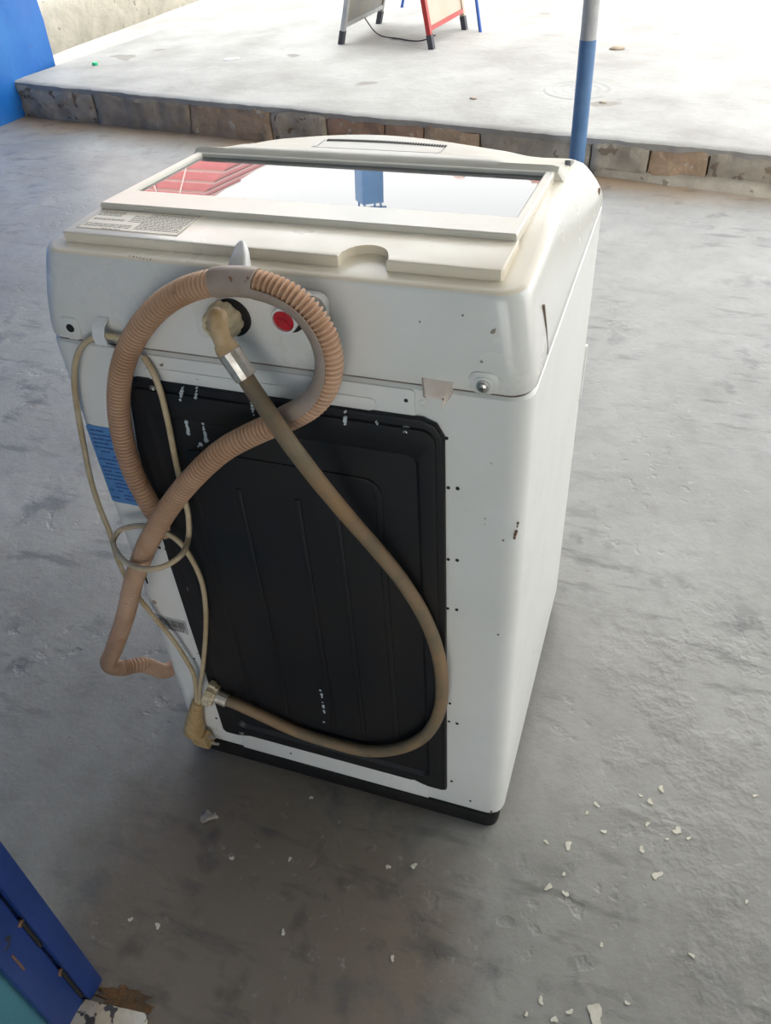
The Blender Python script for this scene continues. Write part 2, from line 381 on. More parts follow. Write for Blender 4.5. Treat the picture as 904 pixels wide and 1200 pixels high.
# worn strip of earth and broken cement at the foot of the step
V = []; F = []; s0, s1 = u_to_s(700), LS - .1; nx = 160
for i in range(nx + 1):
    s = s0 + (s1 - s0) * i / nx; f = min(1., (s - s0) / 1.2)
    wd = (.02 + .10 * f) * (1 + .4 * noise.noise(Vector((s * 9, 0, 3))))
    for bk, z in ((.02, .032 + .02 * f), (-.3 * wd, .028 + .012 * f), (-.75 * wd, .016), (-wd, -.004)):
        q = step_pt(s, bk); V.append((q.x, q.y, z + .005 * noise.noise(Vector((q.x * 20, q.y * 20, 1)))))
for i in range(nx):
    for j in range(3): F.append((i * 4 + j, (i + 1) * 4 + j, (i + 1) * 4 + j + 1, i * 4 + j + 1))
link('broken_cement_fillet', V, F, KERB[4], slab, True, 60)

# left wall (blue paint) ending in a thick proud pilaster at the step
WX = -3.43
wl = box('wall_left', (WX - .35, -4.1, -.1), (WX - .012, 3.66, 3.95), 'bluepaint'); struct(wl)
V = []; F = []; ny, nz_ = 10, 44
for i in range(ny + 1):
    for j in range(nz_ + 1):
        y = 3.40 + .62 * i / ny; z = -.02 + 3.95 * j / nz_
        V.append((WX + .012 * noise.noise(Vector((y * 5, z * 4, 2))) - (.03 if i in (0,) else 0), y + .02 * noise.noise(Vector((y, z * 5, 7))), z))
for i in range(ny):
    for j in range(nz_): a = i * (nz_ + 1) + j; F.append((a, a + nz_ + 1, a + nz_ + 2, a + 1))
nb = len(V)
for i in (0, ny):
    for j in range(nz_ + 1): x, y, z = V[i * (nz_ + 1) + j]; V.append((WX - .42, y, z))
for j in range(nz_):
    F.append((j, j + 1, nb + j + 1, nb + j)); a = ny * (nz_ + 1) + j; b = nb + nz_ + 1 + j; F.append((a, b, b + 1, a + 1)); F.append((nb + j, nb + j + 1, b + 1, b))
link('pilaster', V, F, 'bluepaint', wl, True, 50)
# low plastered wall running away along the slab's left side
V = []; F = []; ny = 60; X0 = -3.70
prof = [(0, .12), (.004, .22), (.0, .34), (-.012, .405), (-.03, .425), (-.16, .430), (-.20, .45), (-.22, .56), (-.40, .60), (-.42, .1)]
for i in range(ny + 1):
    y = 3.9 + 14 * i / ny
    for j, (dx, z) in enumerate(prof):
        a = .016 if 0 < j < 9 else .004
        V.append((X0 + .13 * (y - 4.3) / 2 * .6 + dx + a * noise.noise(Vector((y * 3, z * 8, j))), y, z + .05 + a * noise.noise(Vector((y * 4, j, 9)))))
np_ = len(prof)
for i in range(ny):
    for j in range(np_ - 1): F.append((i * np_ + j, (i + 1) * np_ + j, (i + 1) * np_ + j + 1, i * np_ + j + 1))
F.append(tuple(range(np_))); F.append(tuple(ny * np_ + j for j in range(np_))[::-1])
struct(link('wall_outer', V, F, 'plaster', None, True, 50))

# roof over the workshop, back wall, partition beside the camera
struct(box('ceiling', (-9.0, -4.3, 3.9), (3.2, 3.7, 4.02), 'ceil'))  # unseen roof, raised for more sky light, extended left to block sun
bm = bm_box((-9.0, -4.2, 2.2), (3.2, -4.0, 3.95))                       # back wall; wide unseen doorway added to light the washer's back
for x0, x1 in ((-9.0, .05), (2.55, 3.2)): bm_box((x0, -4.2, -.1), (x1, -4.0, 2.2), bm=bm)
struct(from_bm('wall_back', bm, 'bluepaint'))
struct(box('ground', (-40, -40, -.3), (40, 60, -.125), 'slab'))
struct(box('wall_right_added', (3.0, -4.1, -.1), (3.2, .25, 3.95), 'wallgrey'))  # unseen wall, added to cut light from the right
struct(box('wall_partition', (-.46, -4.1, -.02), (-.236, -.484, 3.9), 'teal'))

# ------------------------------------------------------------------ steel gate post at the partition's end
gp = empty('steel_gate_post', (-.255, -.445, 0)); tag(gp, 'dark blue steel gate post with worn slots, standing at the end of the teal partition', 'post')
box('front_flange', (-.262, -.434, 0), (-.219, -.403, 2.6), 'bluedark', gp, .003)
box('rear_flange', (-.290, -.486, 0), (-.226, -.438, 2.6), 'bluedark', gp, .003)
box('web', (-.285, -.45, 0), (-.2315, -.425, 2.6), 'bluedark', gp)
for z0, z1 in ((.02, .115), (.20, .27)):
    box('slot', (-.2285, -.4395, z0), (-.2243, -.4345, z1), 'dark', gp, .0005)
for z, y in ((.115, -.438), (.272, -.438)):
    from_bm('rust_spot', prism('', blobpoly(y, z, .006, 9), -.2285, -.2254, 0, 'rust', bm_only=True), 'rust', gp)
sc_ = bm_box((-.2262, -.470, .205), (-.2252, -.4675, .25), mtx=None); from_bm('scratch', sc_, 'rust', gp)
# painted threshold strip at its foot
th = prism('threshold_strip', [(-.224, -.436), (-.128, -.425), (-.10, -.52), (-.26, -.56)], -.01, .012, 2, 'threshold', None, .003)
tag(th, 'white painted cement strip with black scuffs at the foot of the blue gate post', 'threshold')
prism('rusty_crust', blobpoly(-.168, -.417, .017, 34, .75, 2.6, .1), -.004, .0022, 2, 'rustfloor', th, .0008)

# ================================================================== THE WASHING MACHINE
WM = empty('washing_machine', (0, .278, 0))
tag(WM, 'white top-loading washing machine seen from behind, with a black rear cover and tied-up hoses', 'washing machine')
HX, YB, YF = .29, 0., .556
ZB, ZS = .030, .838
def loop_z(pts, z): return [(x, y, z) for x, y in pts]
def loft(name, loops, m, parent, cap0=True, cap1=True, sharp=40):
    V = [p for L in loops for p in L]; n = len(loops[0]); F = []
    for i in range(len(loops) - 1):
        for k in range(n): k2 = (k + 1) % n; F.append((i * n + k, i * n + k2, (i + 1) * n + k2, (i + 1) * n + k))
    if cap0: F.append(tuple(range(n))[::-1])
    if cap1: F.append(tuple((len(loops) - 1) * n + k for k in range(n)))
    return link(name, V, F, m, parent, True, sharp)
loft('cabinet', [loop_z(rrect(-HX + d, HX - d, YB + d, YF - d, .026 - d, 8), z) for d, z in
     ((.006, ZB), (.001, ZB + .003), (0, ZB + .008), (0, .2), (0, .5), (0, ZS - .008), (.0005, ZS - .004), (.004, ZS - .001), (.006, ZS))], 'enamel', WM)
loft('base_skirt', [loop_z(rrect(-HX + .006 + d, HX - .006 - d, YB - .007 + d, YF - .01 - d, .02 - d, 6), z) for d, z in
     ((.006, 0.), (.001, .004), (0, .012), (0, .026), (.003, .034))], 'blackplastic', WM)
# rear plate between the two vertical joints, a little proud of the wrap-round cabinet
rp = prism('rear_plate', rrect(-.178, .168, ZB + .004, ZS - .004, .004, 3), .003, -.0022, 1, 'enamel', WM, .0012)
for x0, x1, z0, z1 in ((-.16, .125, .803, .818), ):
    prism('pressed_rib', rrect(x0, x1, z0, z1, .007, 6), -.001, -.0042, 1, 'enamel', rp, .0014, 3)
# black rear cover
out = [(-.172, .803), (.176, .803), (.192, .797), (.2005, .782), (.2005, .5), (.199, .084), (.192, .080), (.166, .080), (.163, .088), (.145, .088), (.142, .092),
       (-.155, .092), (-.158, .084), (-.178, .078), (-.20, .078), (-.2065, .085), (-.2065, .5), (-.203, .60), (-.199, .70), (-.188, .79), (-.182, .80)]
rc = prism('rear_cover', out, -.0015, -.0085, 1, 'blackplate', WM, .0035, 3)
# raised margin ridge (frame) and stepped inner field
def ring_prism(name, po, pi, a, b, m, parent, inner_b=None):
    n = len(po); V = []; F = []
    e = (b - a)
    for P, d in ((po, a), (po, a + e * .7), ([(p[0] * .993 + q[0] * .007, p[1] * .993 + q[1] * .007) for p, q in zip(po, pi)], a + e * .85),
                 ([(p[0] * .85 + q[0] * .15, p[1] * .85 + q[1] * .15) for p, q in zip(po, pi)], b), ([(p[0] * .25 + q[0] * .75, p[1] * .25 + q[1] * .75) for p, q in zip(po, pi)], b), (pi, a)):
        V += [(x, d, z) for x, z in P]
    for i in range(5):
        for k in range(n): k2 = (k + 1) % n; F.append((i * n + k, i * n + k2, (i + 1) * n + k2, (i + 1) * n + k))
    return link(name, V, F, m, parent, True, 30)
ring_prism('margin_ridge', rrect(-.185, .192, .100, .792, .016, 6), rrect(-.160, .168, .125, .752, .012, 6), -.0075, -.0135, 'blackplate', rc)
ring_prism('inner_step', rrect(-.135, .126, .150, .712, .022, 6), rrect(-.125, .116, .160, .700, .018, 6), -.0075, -.0110, 'blackplate', rc)
for x in (-.065, .015, .066):
    box('pressed_crease', (x - .004, -.0102, .19), (x + .004, -.0075, .66), 'blackplate', rc, .0012)
rnd = random.Random(3)
def screw(name, p, r, parent, head='steel', axis=(0, -1, 0)):
    s = lathe(name, [(0, r * 1.35), (r * .25, r * 1.35), (r * .3, r), (r * .75, r * .85), (r * .95, r * .45)], p, axis, head, parent, 20)
    q = Vector(p) + Vector(axis) * r * .86
    bm = bm_box((q.x - r * .55, q.y - r * .12, q.z - r * .1), (q.x + r * .55, q.y + r * .12, q.z + r * .1)); bm_box((q.x - r * .1, q.y - r * .12, q.z - r * .55), (q.x + r * .1, q.y + r * .12, q.z + r * .55), bm=bm)
    from_bm('cross_recess', bm, 'dark', s)
    return s
for u, v, r in ((476, 506, .0052), (223, 691, .0042)):
    p = on(u, v, 1, -.010); screw('screw', (p.x, -.0085, p.z), r, rc)
for u, v in ((179, 456), (498, 914), (283, 859)):
    p = on(u, v, 1, -.009); screw('screw', (p.x, -.0080, p.z), .0036, rc)
# paint scrapes on the cover
def scrape(pts, wid, y, parent, m='scuff', name='paint_scrape'):
    P = [on(u, v, 1, y) for u, v in pts]; bm = bmesh.new()
    for i in range(len(P) - 1):
        n = max(2, int((P[i + 1] - P[i]).length / .004))
        for k in range(n):
            if rnd.random() < .22: continue
            c = P[i].lerp(P[i + 1], (k + .5) / n); po = blobpoly(c.x + rnd.uniform(-.2, .2) * wid, c.z, wid * rnd.uniform(.45, 1.), 7, .7, 1., 0, rnd)
            a = [bm.verts.new((q[0], y - .0006, q[1])) for q in po]; b = [bm.verts.new((q[0], y + .002, q[1])) for q in po]; bm.faces.new(a)
            for j in range(7): bm.faces.new((a[j], a[(j + 1) % 7], b[(j + 1) % 7], b[j]))
    return from_bm(name, bm, m, parent)
scrape([(214, 453), (211, 470)], .0022, -.0138, rc); scrape([(214, 476), (222, 510)], .0036, -.0086, rc)
scrape([(231, 453), (229, 468)], .0018, -.0138, rc); scrape([(233, 478), (243, 518)], .0036, -.0086, rc); scrape([(232, 524), (237, 520)], .003, -.0086, rc)
scrape([(404, 481), (405, 499)], .0030, -.0138, rc); scrape([(404, 500), (405, 504)], .0028, -.0086, rc)
scrape([(294, 470), (298, 488)], .0022, -.0138, rc)
scrape([(470, 517), (469, 527)], .0018, -.0086, rc); scrape([(440, 494), (443, 498)], .0012, -.0138, rc)
scrape([(375, 806), (378, 818)], .0030, -.0086, rc); scrape([(378, 822), (381, 836)], .0026, -.0086, rc); scrape([(379, 843), (380, 847)], .0018, -.0086, rc)
scrape([(249, 755), (255, 778)], .0010, -.0086, rc); scrape([(436, 711), (437, 713)], .002, -.0086, rc)
# small punched holes beside the cover
for u, v, r in ((525, 573, 2.1), (536, 574, 2.3), (525, 657, 2.1), (535.5, 658, 2.3), (524.5, 714.5, 2.0), (535, 716, 2.2), (527, 826, 2.0), (526, 847, 2.0), (535.5, 849.5, 2.3), (529, 917, 2.4), (551, 940, 2.0),
                (523, 515, 2.), (476, 469.5, 2.2), (186, 643, 2.3), (194, 645, 2.6), (227, 773, 1.6), (253, 843, 2.2), (341, 883, 2.0), (247, 452, 2.3)):
    p = on(u, v, 1, -.0025); lathe('punched_hole', [(0, r * .00105), (.0008, r * .00105)], (p.x, -.0018 if abs(p.x) < .17 else .0002, p.z), (0, -1, 0), 'dark', WM, 10)
for u, v in ((495, 473, ), (181, 706)):
    p = on(u, v, 1, -.001); lathe('blanking_rivet', [(0, .0042), (.001, .004), (.0018, .002)], (p.x, .0003, p.z), (0, -1, 0), 'ferrule' if u < 300 else 'enamel', WM, 14)
bm = bmesh.new()
for pts in ([(170, 676), (173.5, 684)],):
    a, b = [on(u, v, 1, -.001) for u, v in pts]; bm_box((a.x - .001, -.0012, b.z), (a.x + .0012, .002, a.z), bm=bm)
from_bm('slit', bm, 'dark', WM)

# ---- top cover
loft('seam_gap', [loop_z(rrect(-HX + d, HX - d, YB + d, YF - d, .022, 8), z) for d, z in ((.0042, ZS - .004), (.0042, ZS + .005))], 'seam', WM)
def zt(y):
    T = [(-.1, .940), (0., .941), (.06, .943), (.17, .947), (.27, .943), (.40, .928), (.50, .909), (.56, .888), (.7, .85)]
    for (a, p), (b, q) in zip(T, T[1:]):
        if a <= y <= b:
            f = (y - a) / (b - a); return p + (q - p) * f
def rr2(d, db, df, r, nc_=8, ns=14):
    x0, x1, y0, y1 = -HX + d, HX - d, YB + db, YF - df; out = []
    C = [(x1 - r, y1 - r, 0), (x0 + r, y1 - r, 90), (x0 + r, y0 + r, 180), (x1 - r, y0 + r, 270)]
    for i, (cx, cy, a0) in enumerate(C):
        for k in range(nc_ + 1):
            a = math.radians(a0 + 90 * k / nc_); out.append(Vector((cx + r * math.cos(a), cy + r * math.sin(a), 0)))
        nx_ = C[(i + 1) % 4]; a1 = math.radians(nx_[2]); e = Vector((nx_[0] + r * math.cos(a1), nx_[1] + r * math.sin(a1), 0)); s = out[-1].copy()
        for k in range(1, ns): out.append(s.lerp(e, k / ns))
    return out
loops = []
for h, d, db, df, r in ((-.006, .0060, .0060, .0060, .020), (0, .0012, .0012, .0012, .026), (.02, 0, 0, 0, .027), (.18, .0004, .0005, .002, .028), (.38, .0028, .003, .006, .029), (.58, .0062, .0064, .012, .030), (.76, .0100, .0100, .020, .030),
                        (.88, .0130, .0126, .028, .030), (.94, .0150, .0142, .034, .029), (.975, .0175, .0158, .040, .028), (.993, .0210, .0182, .048, .026), (1., .0255, .0215, .058, .022)):
    L = []
    for p in rr2(d, db, df, r):
        f = max(0, min(1, (p.y - .12) / .4)); ex = d * (1 + 1.1 * f * min(1, max(0, h))) - d      # broader shoulder towards the front
        x = p.x * (1 - ex / HX); top = zt(p.y); L.append((x, p.y, ZS + .0028 + (top - ZS - .0028) * h))
    loops.append(L)
inner = []
OX, OY0, OY1 = .232, .160, .335
src = rr2(HX - OX, OY0, YF - OY1, .006)
n = len(src); last = loops[-1]
for t in (.15, .4, .7, 1.):
    L = []
    for a, b in zip(last, src):
        x = a[0] + (b.x - a[0]) * t; y = a[1] + (b.y - a[1]) * t; L.append((x, y, zt(y)))
    loops.append(L)
loops.append([(p[0], p[1], p[2] - .05) for p in loops[-1]])
tcov = loft('top_cover', loops, 'enamel_top', WM, True, False, 50)
# assign the creamier deck plastic to the top faces
tcov.data.materials.append(M['cream'])
for p in tcov.data.polygons:
    if 9 <= p.index // len(last) < 15: p.material_index = 1
# tub under the glass
lathe('tub', [(-.02, .21), (-.30, .205), (-.30, .19), (-.03, .195)], (0, .25, .93), (0, 0, 1), 'tub', WM, 40)
# ---- raised rear deck with a rounded finger notch
pl = [(-.250, .039), (-.2525, .043), (-.2525, .113), (.2475, .113), (.2475, .043), (.245, .039)]
ncx, nr = .1045, .0255
nt_ = [(ncx + nr, .039), (ncx + nr, .048)] + [(ncx + nr * math.cos(math.radians(a)), .048 + nr * math.sin(math.radians(a))) for a in range(15, 180, 15)] + [(ncx - nr, .048), (ncx - nr, .039)]
pd = prism('rear_deck', pl + nt_, .938, .9535, 2, 'cream', WM, .0018, 3)
# printed care label on the rear deck
A, B_, C_, D_ = (-.242, .052), (-.112, .052), (-.112, .108), (-.242, .108)
lb = box('care_label', (A[0], A[1], .953), (C_[0], C_[1], .9539), 'labelpaper', pd)
bm = bmesh.new(); zt_ = .9541
def ink(x0, x1, y0, y1): bm_box((x0, y0, .9535), (x1, y1, zt_), bm=bm)
ink(A[0] + .001, C_[0] - .001, .0530, .0536); ink(A[0] + .001, C_[0] - .001, .1064, .107); ink(A[0] + .001, A[0] + .0017, .053, .107); ink(C_[0] - .0017, C_[0] - .001, .053, .107)
for x0, x1, y0, y1, st in ((-.238, -.205, .090, .103, .0026), (-.236, -.195, .078, .0815, .0028), (-.238, -.178, .060, .070, .0034), (-.172, -.116, .060, .103, .0032), (-.19, -.172, .078, .095, .004), (-.21, -.185, .0545, .057, .003)):
    y = y0
    while y < y1:
        x = x0
        while x < x1 - .002:
            L_ = random.uniform(.0015, .006); ink(x, min(x1, x + L_), y, y + st * .34); x += L_ + random.uniform(.0006, .0014)
        y += st
from_bm('small_print', bm, 'faintink', lb)
# ---- lid: frame, smoked glass
LY0, LY1 = .109, .352
def lz(y): return .9605 - .062 * (y - .11)
lid = empty('lid', (0, .23, .95)); adopt(lid, WM)
def frame_loops():
    R = []
    def rect(x0, x1, y0, y1, dz, k=6):
        c = [(x0, y0), (x1, y0), (x1, y1), (x0, y1)]; o = []
        for i in range(4):
            a, b = c[i], c[(i + 1) % 4]
            for j in range(k): f = j / k; x = a[0] + (b[0] - a[0]) * f; y = a[1] + (b[1] - a[1]) * f; o.append((x, y, lz(y) + dz))
        return o
    ox = .2455
    R.append(rect(-ox, ox, LY0, LY1, -.012)); R.append(rect(-ox, ox, LY0, LY1, -.002)); R.append(rect(-ox + .0015, ox - .0015, LY0 + .0015, LY1 - .0015, 0))
    R.append(rect(-.236, .236, .160, .334, 0)); R.append(rect(-.2345, .2345, .1615, .3325, -.0012)); R.append(rect(-.2335, .2335, .1625, .3315, -.0045)); R.append(rect(-.229, .229, .167, .327, -.0045)); R.append(rect(-.229, .229, .167, .327, -.012))
    R.append(rect(-ox, ox, LY0, LY1, -.012))
    return R
V = []; F = []; R = frame_loops(); n = len(R[0])
for L in R: V += L
for i in range(len(R) - 1):
    for k in range(n): k2 = (k + 1) % n; F.append((i * n + k, i * n + k2, (i + 1) * n + k2, (i + 1) * n + k))
link('lid_frame', V, F, 'lidframe', lid, True, 30)
V = []
for dz in (-.0040, -.0085):
    for x, y in ((-.2335, .1625), (.2335, .1625), (.2335, .3315), (-.2335, .3315)): V.append((x, y, lz(y) + dz))
link('glass_pane', V, [(0, 1, 2, 3), (7, 6, 5, 4), (0, 4, 5, 1), (1, 5, 6, 2), (2, 6, 7, 3), (3, 7, 4, 0)], 'lidglass', lid)
# ---- control panel hump at the user's side
V = []; F = []; nx, ny = 60, 26
def cz(x, y):
    arch = max(0., math.cos(max(-1, min(1, (x + .02) / .205)) * math.pi / 2)) ** 1.3
    T = [(.334, .930), (.338, .9465), (.345, .9515), (.365, .9520), (.385, .9450), (.41, .9385), (.44, .9330 + .006 * arch), (.465, .925 + .0155 * arch), (.485, .9165 + .0165 * arch), (.505, .904 + .012 * arch), (.525, .886), (.545, .862)]
    for (a, p), (b, q) in zip(T, T[1:]):
        if a <= y <= b + 1e-9: f = (y - a) / (b - a); return p + (q - p) * f
ys = [.334, .336, .338, .3405, .345, .355, .365, .375, .385, .395, .41, .425, .44, .4525, .465, .475, .485, .495, .505, .515, .525]
for j, y in enumerate(ys):
    for i in range(nx + 1):
        x = -.258 + .516 * i / nx; z = cz(x, y)
        g = max(0, min(1, (abs(x + .01) - .165) / .075)); g = g * g * (3 - 2 * g); q_ = min(1, max(0, (y - .345) / .03))
        z = z + (zt(y) + .0015 - z) * g * q_ * .92; e = max(0, abs(x) - .245) / .013; z = z - (.014 * e * e)
        V.append((x, y, z))
for j in range(len(ys) - 1):
    for i in range(nx): a = j * (nx + 1) + i; F.append((a, a + 1, a + nx + 2, a + nx + 1))
nb = len(V); per = [i for i in range(nx + 1)] + [j * (nx + 1) + nx for j in range(1, len(ys))] + [(len(ys) - 1) * (nx + 1) + i for i in range(nx - 1, -1, -1)] + [j * (nx + 1) for j in range(len(ys) - 2, 0, -1)]
for k in per: V.append((V[k][0], V[k][1], V[k][2] - .03))
for k in range(len(per)): k2 = (k + 1) % len(per); F.append((per[k], per[k2], nb + k2, nb + k))
cp = link('control_panel', V, F, 'panelgrey', WM, True, 40)
# vent slots on the hump
bm = bmesh.new()
for i in range(46):
    x = -.092 + .172 * i / 45; y = .4400; z = cz(x, y); bm_box((x - .0011, y - .003, z - .002), (x + .0011, y + .0035, z + .0012), bm=bm)
vg = from_bm('vent_slots', bm, 'dark', cp)
bm = bmesh.new()
for i in range(40):
    x = -.096 + .176 * i / 39; bm_box((x - .0024, .3935, cz(x, .394) - .001), (x + .0024, .3945, cz(x, .394) + .0004), bm=bm)
for x in (-.0975, .0815):
    for k in range(14): y = .394 + .048 * k / 13; bm_box((x - .0005, y - .0022, cz(x, y) - .001), (x + .0005, y + .0022, cz(x, y) + .0005), bm=bm)
from_bm('vent_shadow_line', bm, 'tub', cp)  # grey strips paint the shadow line around the vent recess
# grey hinge mark at the far corner
p = on(668, 187, 1, .455); box('hinge_cap', (p.x - .004, .438, p.z - .012), (p.x + .004, .478, p.z - .0005), 'tub', WM, .001, mtx=Matrix.Translation(p) @ Matrix.Rotation(-.30, 4, 'X') @ Matrix.Translation(-p))

# ---- right side details
V = []; F = []
for k in range(9):
    z = .846 + .062 * k / 8; h = (z - ZS) / .105; dd = max(0, -.0012 + .0135 * h ** 1.3) * .85; wv = .0006 + .0010 * (k > 3)
    for x in (HX - dd + .0004, HX - dd - .003):
        for y in (.080 - wv, .080 + wv): V.append((x, y - .012 * k / 8, z))
for k in range(8):
    a = k * 4
    for i, j in ((0, 1), (1, 3), (3, 2), (2, 0)): F.append((a + i, a + j, a + 4 + j, a + 4 + i))
F += [(0, 1, 3, 2), (32, 33, 35, 34)]
link('side_joint', V, F, 'seam', WM)
prism('handle_slot', rrect(.494, .512, .848, .870, .004, 4), .275, .2868, 0, 'rust', WM, .001)
pr = prism('side_grip', [(.515, .51), (.54, .51), (.552, .56), (.552, .60), (.545, .60), (.53, .55)], .284, .2925, 0, 'enamel', WM, .002)
# ---- inlet plate
def yb_face(z): # back face of the top cover at height z
    h = (z - ZS) / (.941 - ZS); T = [(0, 0), (.02, 0), (.18, .0005), (.38, .003), (.58, .0064), (.76, .0100), (.88, .0126), (.94, .0142), (1, .02)]
    for (a, p), (b, q) in zip(T, T[1:]):
        if a <= h <= b: return p + (q - p) * (h - a) / (b - a)
    return 0.
ip = prism('inlet_plate', rrect(-.078, .078, .864, .928, .012, 6), .010, -.0005, 1, 'enamel_top', WM, .002, 3)
# cold water inlet: black gasket, nut, elbow, ferrule, hose
IC = Vector((-.036, -.001, .895))
lathe('inlet_gasket', [(0, .021), (.004, .021)], (-.030, 0, .8945), (0, -1, 0), 'dark', ip, 28)
# blanked hot water inlet with a red cap
HC = on(332, 376, 1, -.014)
lathe('outlet_gasket', [(0, .0165), (.005, .0165)], (HC.x + .003, .000, HC.z - .001), (0, -1, 0), 'dark', ip, 28)
hi_ = lathe('threaded_collar', [(0, .0145), (.013, .0145), (.0145, .0138), (.0145, .0118), (.010, .0118)], (HC.x, .0, HC.z), (0, -1, -.05), 'white', ip, 28)
lathe('red_cap', [(.0, .0117), (.0115, .0117), (.012, .010), (.0118, .004)], (HC.x, .0, HC.z), (0, -1, -.05), 'redcap', hi_, 24)
for k in range(3):
    a = k * 2.094 + .5; box('cap_spoke', (HC.x - .0008, -.0127, HC.z), (HC.x + .0008, -.0115, HC.z + .009), 'redcap', hi_, 0, mtx=Matrix.Translation((HC.x, 0, HC.z)) @ Matrix.Rotation(a, 4, 'Y') @ Matrix.Translation((-HC.x, 0, -HC.z)))
# screws of the top cover
sc0 = on(567, 452, 1, 0.)
prism('screw_boss', rrect(sc0.x - .015, sc0.x + .015, ZS + .003, sc0.z + .015, .008, 6), .004, -.0009, 1, 'enamel_top', WM, .0012, 2)
prism('screw_recess', rrect(sc0.x - .010, sc0.x + .010, ZS + .003, sc0.z + .010, .007, 6), .004, -.0016, 1, 'enamel_top', WM, .0006, 2)
screw('screw', (sc0.x, -.0015, sc0.z), .0052, WM)
sl = on(83, 384, 1, 0.)
prism('screw_boss', rrect(sl.x - .013, sl.x + .013, ZS + .003, sl.z + .013, .008, 6), .004, -.0009, 1, 'enamel_top', WM, .0012, 2)
lathe('screw_hole', [(0, .0052), (.0010, .0050)], (sl.x, -.0008, sl.z), (0, -1, 0), 'dark', WM, 18)
# pink plastic cord catch on the seam
k0 = on(512, 456, 1, -.002); cx, cz_ = k0.x, k0.z
cc = empty('cord_catch', (cx, 0, cz_)); adopt(cc, WM)
V = [(cx - .017, .002, cz_ + .011), (cx + .017, .002, cz_ + .010), (cx + .013, -.020, cz_ + .002), (cx - .009, -.020, cz_ + .002)]
V += [(x, y, z - .0022) for x, y, z in V]
link('catch_top', V, [(0, 1, 2, 3), (7, 6, 5, 4), (0, 4, 5, 1), (1, 5, 6, 2), (2, 6, 7, 3), (3, 7, 4, 0)], 'pinkplastic', cc)
V = [(cx + .017, .002, cz_ + .010), (cx + .013, -.020, cz_ + .002), (cx + .011, -.020, cz_ - .009), (cx + .016, .002, cz_ - .006)]; V += [(x - .002, y, z) for x, y, z in V]
link('catch_side', V, [(0, 1, 2, 3), (7, 6, 5, 4), (0, 4, 5, 1), (1, 5, 6, 2), (2, 6, 7, 3), (3, 7, 4, 0)], 'pinkplastic', cc)
V = [(cx - .017, .002, cz_ + .011), (cx - .009, -.020, cz_ + .002), (cx - .008, -.020, cz_ - .006), (cx - .014, .002, cz_ - .004)]; V += [(x + .002, y, z) for x, y, z in V]
link('catch_side', V, [(0, 1, 2, 3), (7, 6, 5, 4), (0, 4, 5, 1), (1, 5, 6, 2), (2, 6, 7, 3), (3, 7, 4, 0)], 'pinkplastic', cc)
# blue energy sticker and barcode sticker on the left strip
bs = prism('blue_sticker', rrect(-.276, -.212, .588, .716, .003, 3), .001, -.0010, 1, 'bluelabel', WM)
bm = bmesh.new()
for k in range(18):
    z = .710 - k * .0066; x = -.272
    while x < -.222:
        L_ = random.uniform(.003, .012)
        if random.random() < .75: bm_box((x, -.0014, z - .0020), (min(x + L_, -.216), -.0005, z), bm=bm)
        x += L_ + .0012
from_bm('printed_lines', bm, 'bluelabelink', bs)
q = on(202, 732, 1, -.001); mt = Matrix.Translation((q.x, 0, q.z)) @ Matrix.Rotation(math.radians(2), 4, 'Y')
bc = box('barcode_sticker', (-.030, -.0010, -.015), (.026, .001, .015), 'paperlabel', WM, mtx=mt)
bm = bmesh.new(); x = -.022
while x < .022:
    wv = random.choice((.0007, .0011, .0018)); bm_box((x, -.0014, -.006), (x + wv, -.0005, .011), bm=bm); x += wv + random.choice((.0008, .0013))
for k in range(9): bm_box((-.02 + k * .0045, -.0014, -.0115), (-.0172 + k * .0045, -.0005, -.0085), bm=bm)
bmesh.ops.transform(bm, matrix=mt, verts=bm.verts); from_bm('barcode_bars', bm, 'ink', bc)
# rust nicks and smears on the enamel
for pts, wd in (([(607, 612), (603, 632)], .0022), ([(569, 606), (568, 616)], .0014), ([(590, 633), (589, 634)], .0014), ([(585, 740), (584, 745)], .0014), ([(575, 957), (576, 951)], .0016), ([(560, 965), (560, 968)], .0012)):
    scrape(pts, wd, -.0001 if pts[0][0] < 595 else .0035, WM, 'rust', 'rust_nick')
scrape([(483, 383), (505, 368)], .0014, .0085, WM, 'rust', 'rust_nick'); scrape([(541, 372), (546, 363)], .0009, .0095, WM, 'rust', 'rust_nick'); scrape([(150, 300), (178, 305)], .0006, .0155, WM, 'rust', 'rust_nick')

# ---- drain hose
DR = .0121
dp = [(200, 626, .012), (190, 612, -.012), (174, 588, -.030), (155, 550, -.032), (143, 508, -.032), (139, 465, -.032), (145, 425, -.032), (160, 392, -.032), (184, 362, -.032), (214, 342, -.032), (246, 332, -.032), (282, 330, -.032),
      (318, 337, -.034), (350, 354, -.036), (373, 380, -.037), (386, 412, -.038), (385, 445, -.040), (369, 472, -.042), (340, 490, -.045), (302, 506, -.050), (264, 526, -.058), (230, 556, -.066), (200, 592, -.070), (174, 636, -.072), (157, 680, -.070), (147, 722, -.064), (134, 760, -.058), (131, 782, -.050)]
DP = [on(u, v, 1, y) for u, v, y in dp]
DP[-1] = on(128, 778, 1, -.052); e = DP[-1]
tail = [on(143, 783, 1, -.030), on(166, 779, 0, -.335), on(195, 786, 0, -.335)]
DP = DP[:-1] + [e] + tail
z_ = DP[-1]; DP += [Vector((-.338, z_.y + .06, .105)), Vector((-.345, z_.y + .14, .045)), Vector((-.36, z_.y + .26, .019)), Vector((-.37, z_.y + .36, .019))]
path, L_ = resample(catmull(DP, 24), .00066)
PITCH = .0051
step_ = L_ / (len(path) - 1)
def drad(i):
    c = math.cos(i * step_ / PITCH * 2 * math.pi); return DR + .0016 - .0042 * (.5 - .5 * c) ** 1.5
dh = tube('drain_hose', path, drad, 'hose', WM, 16)
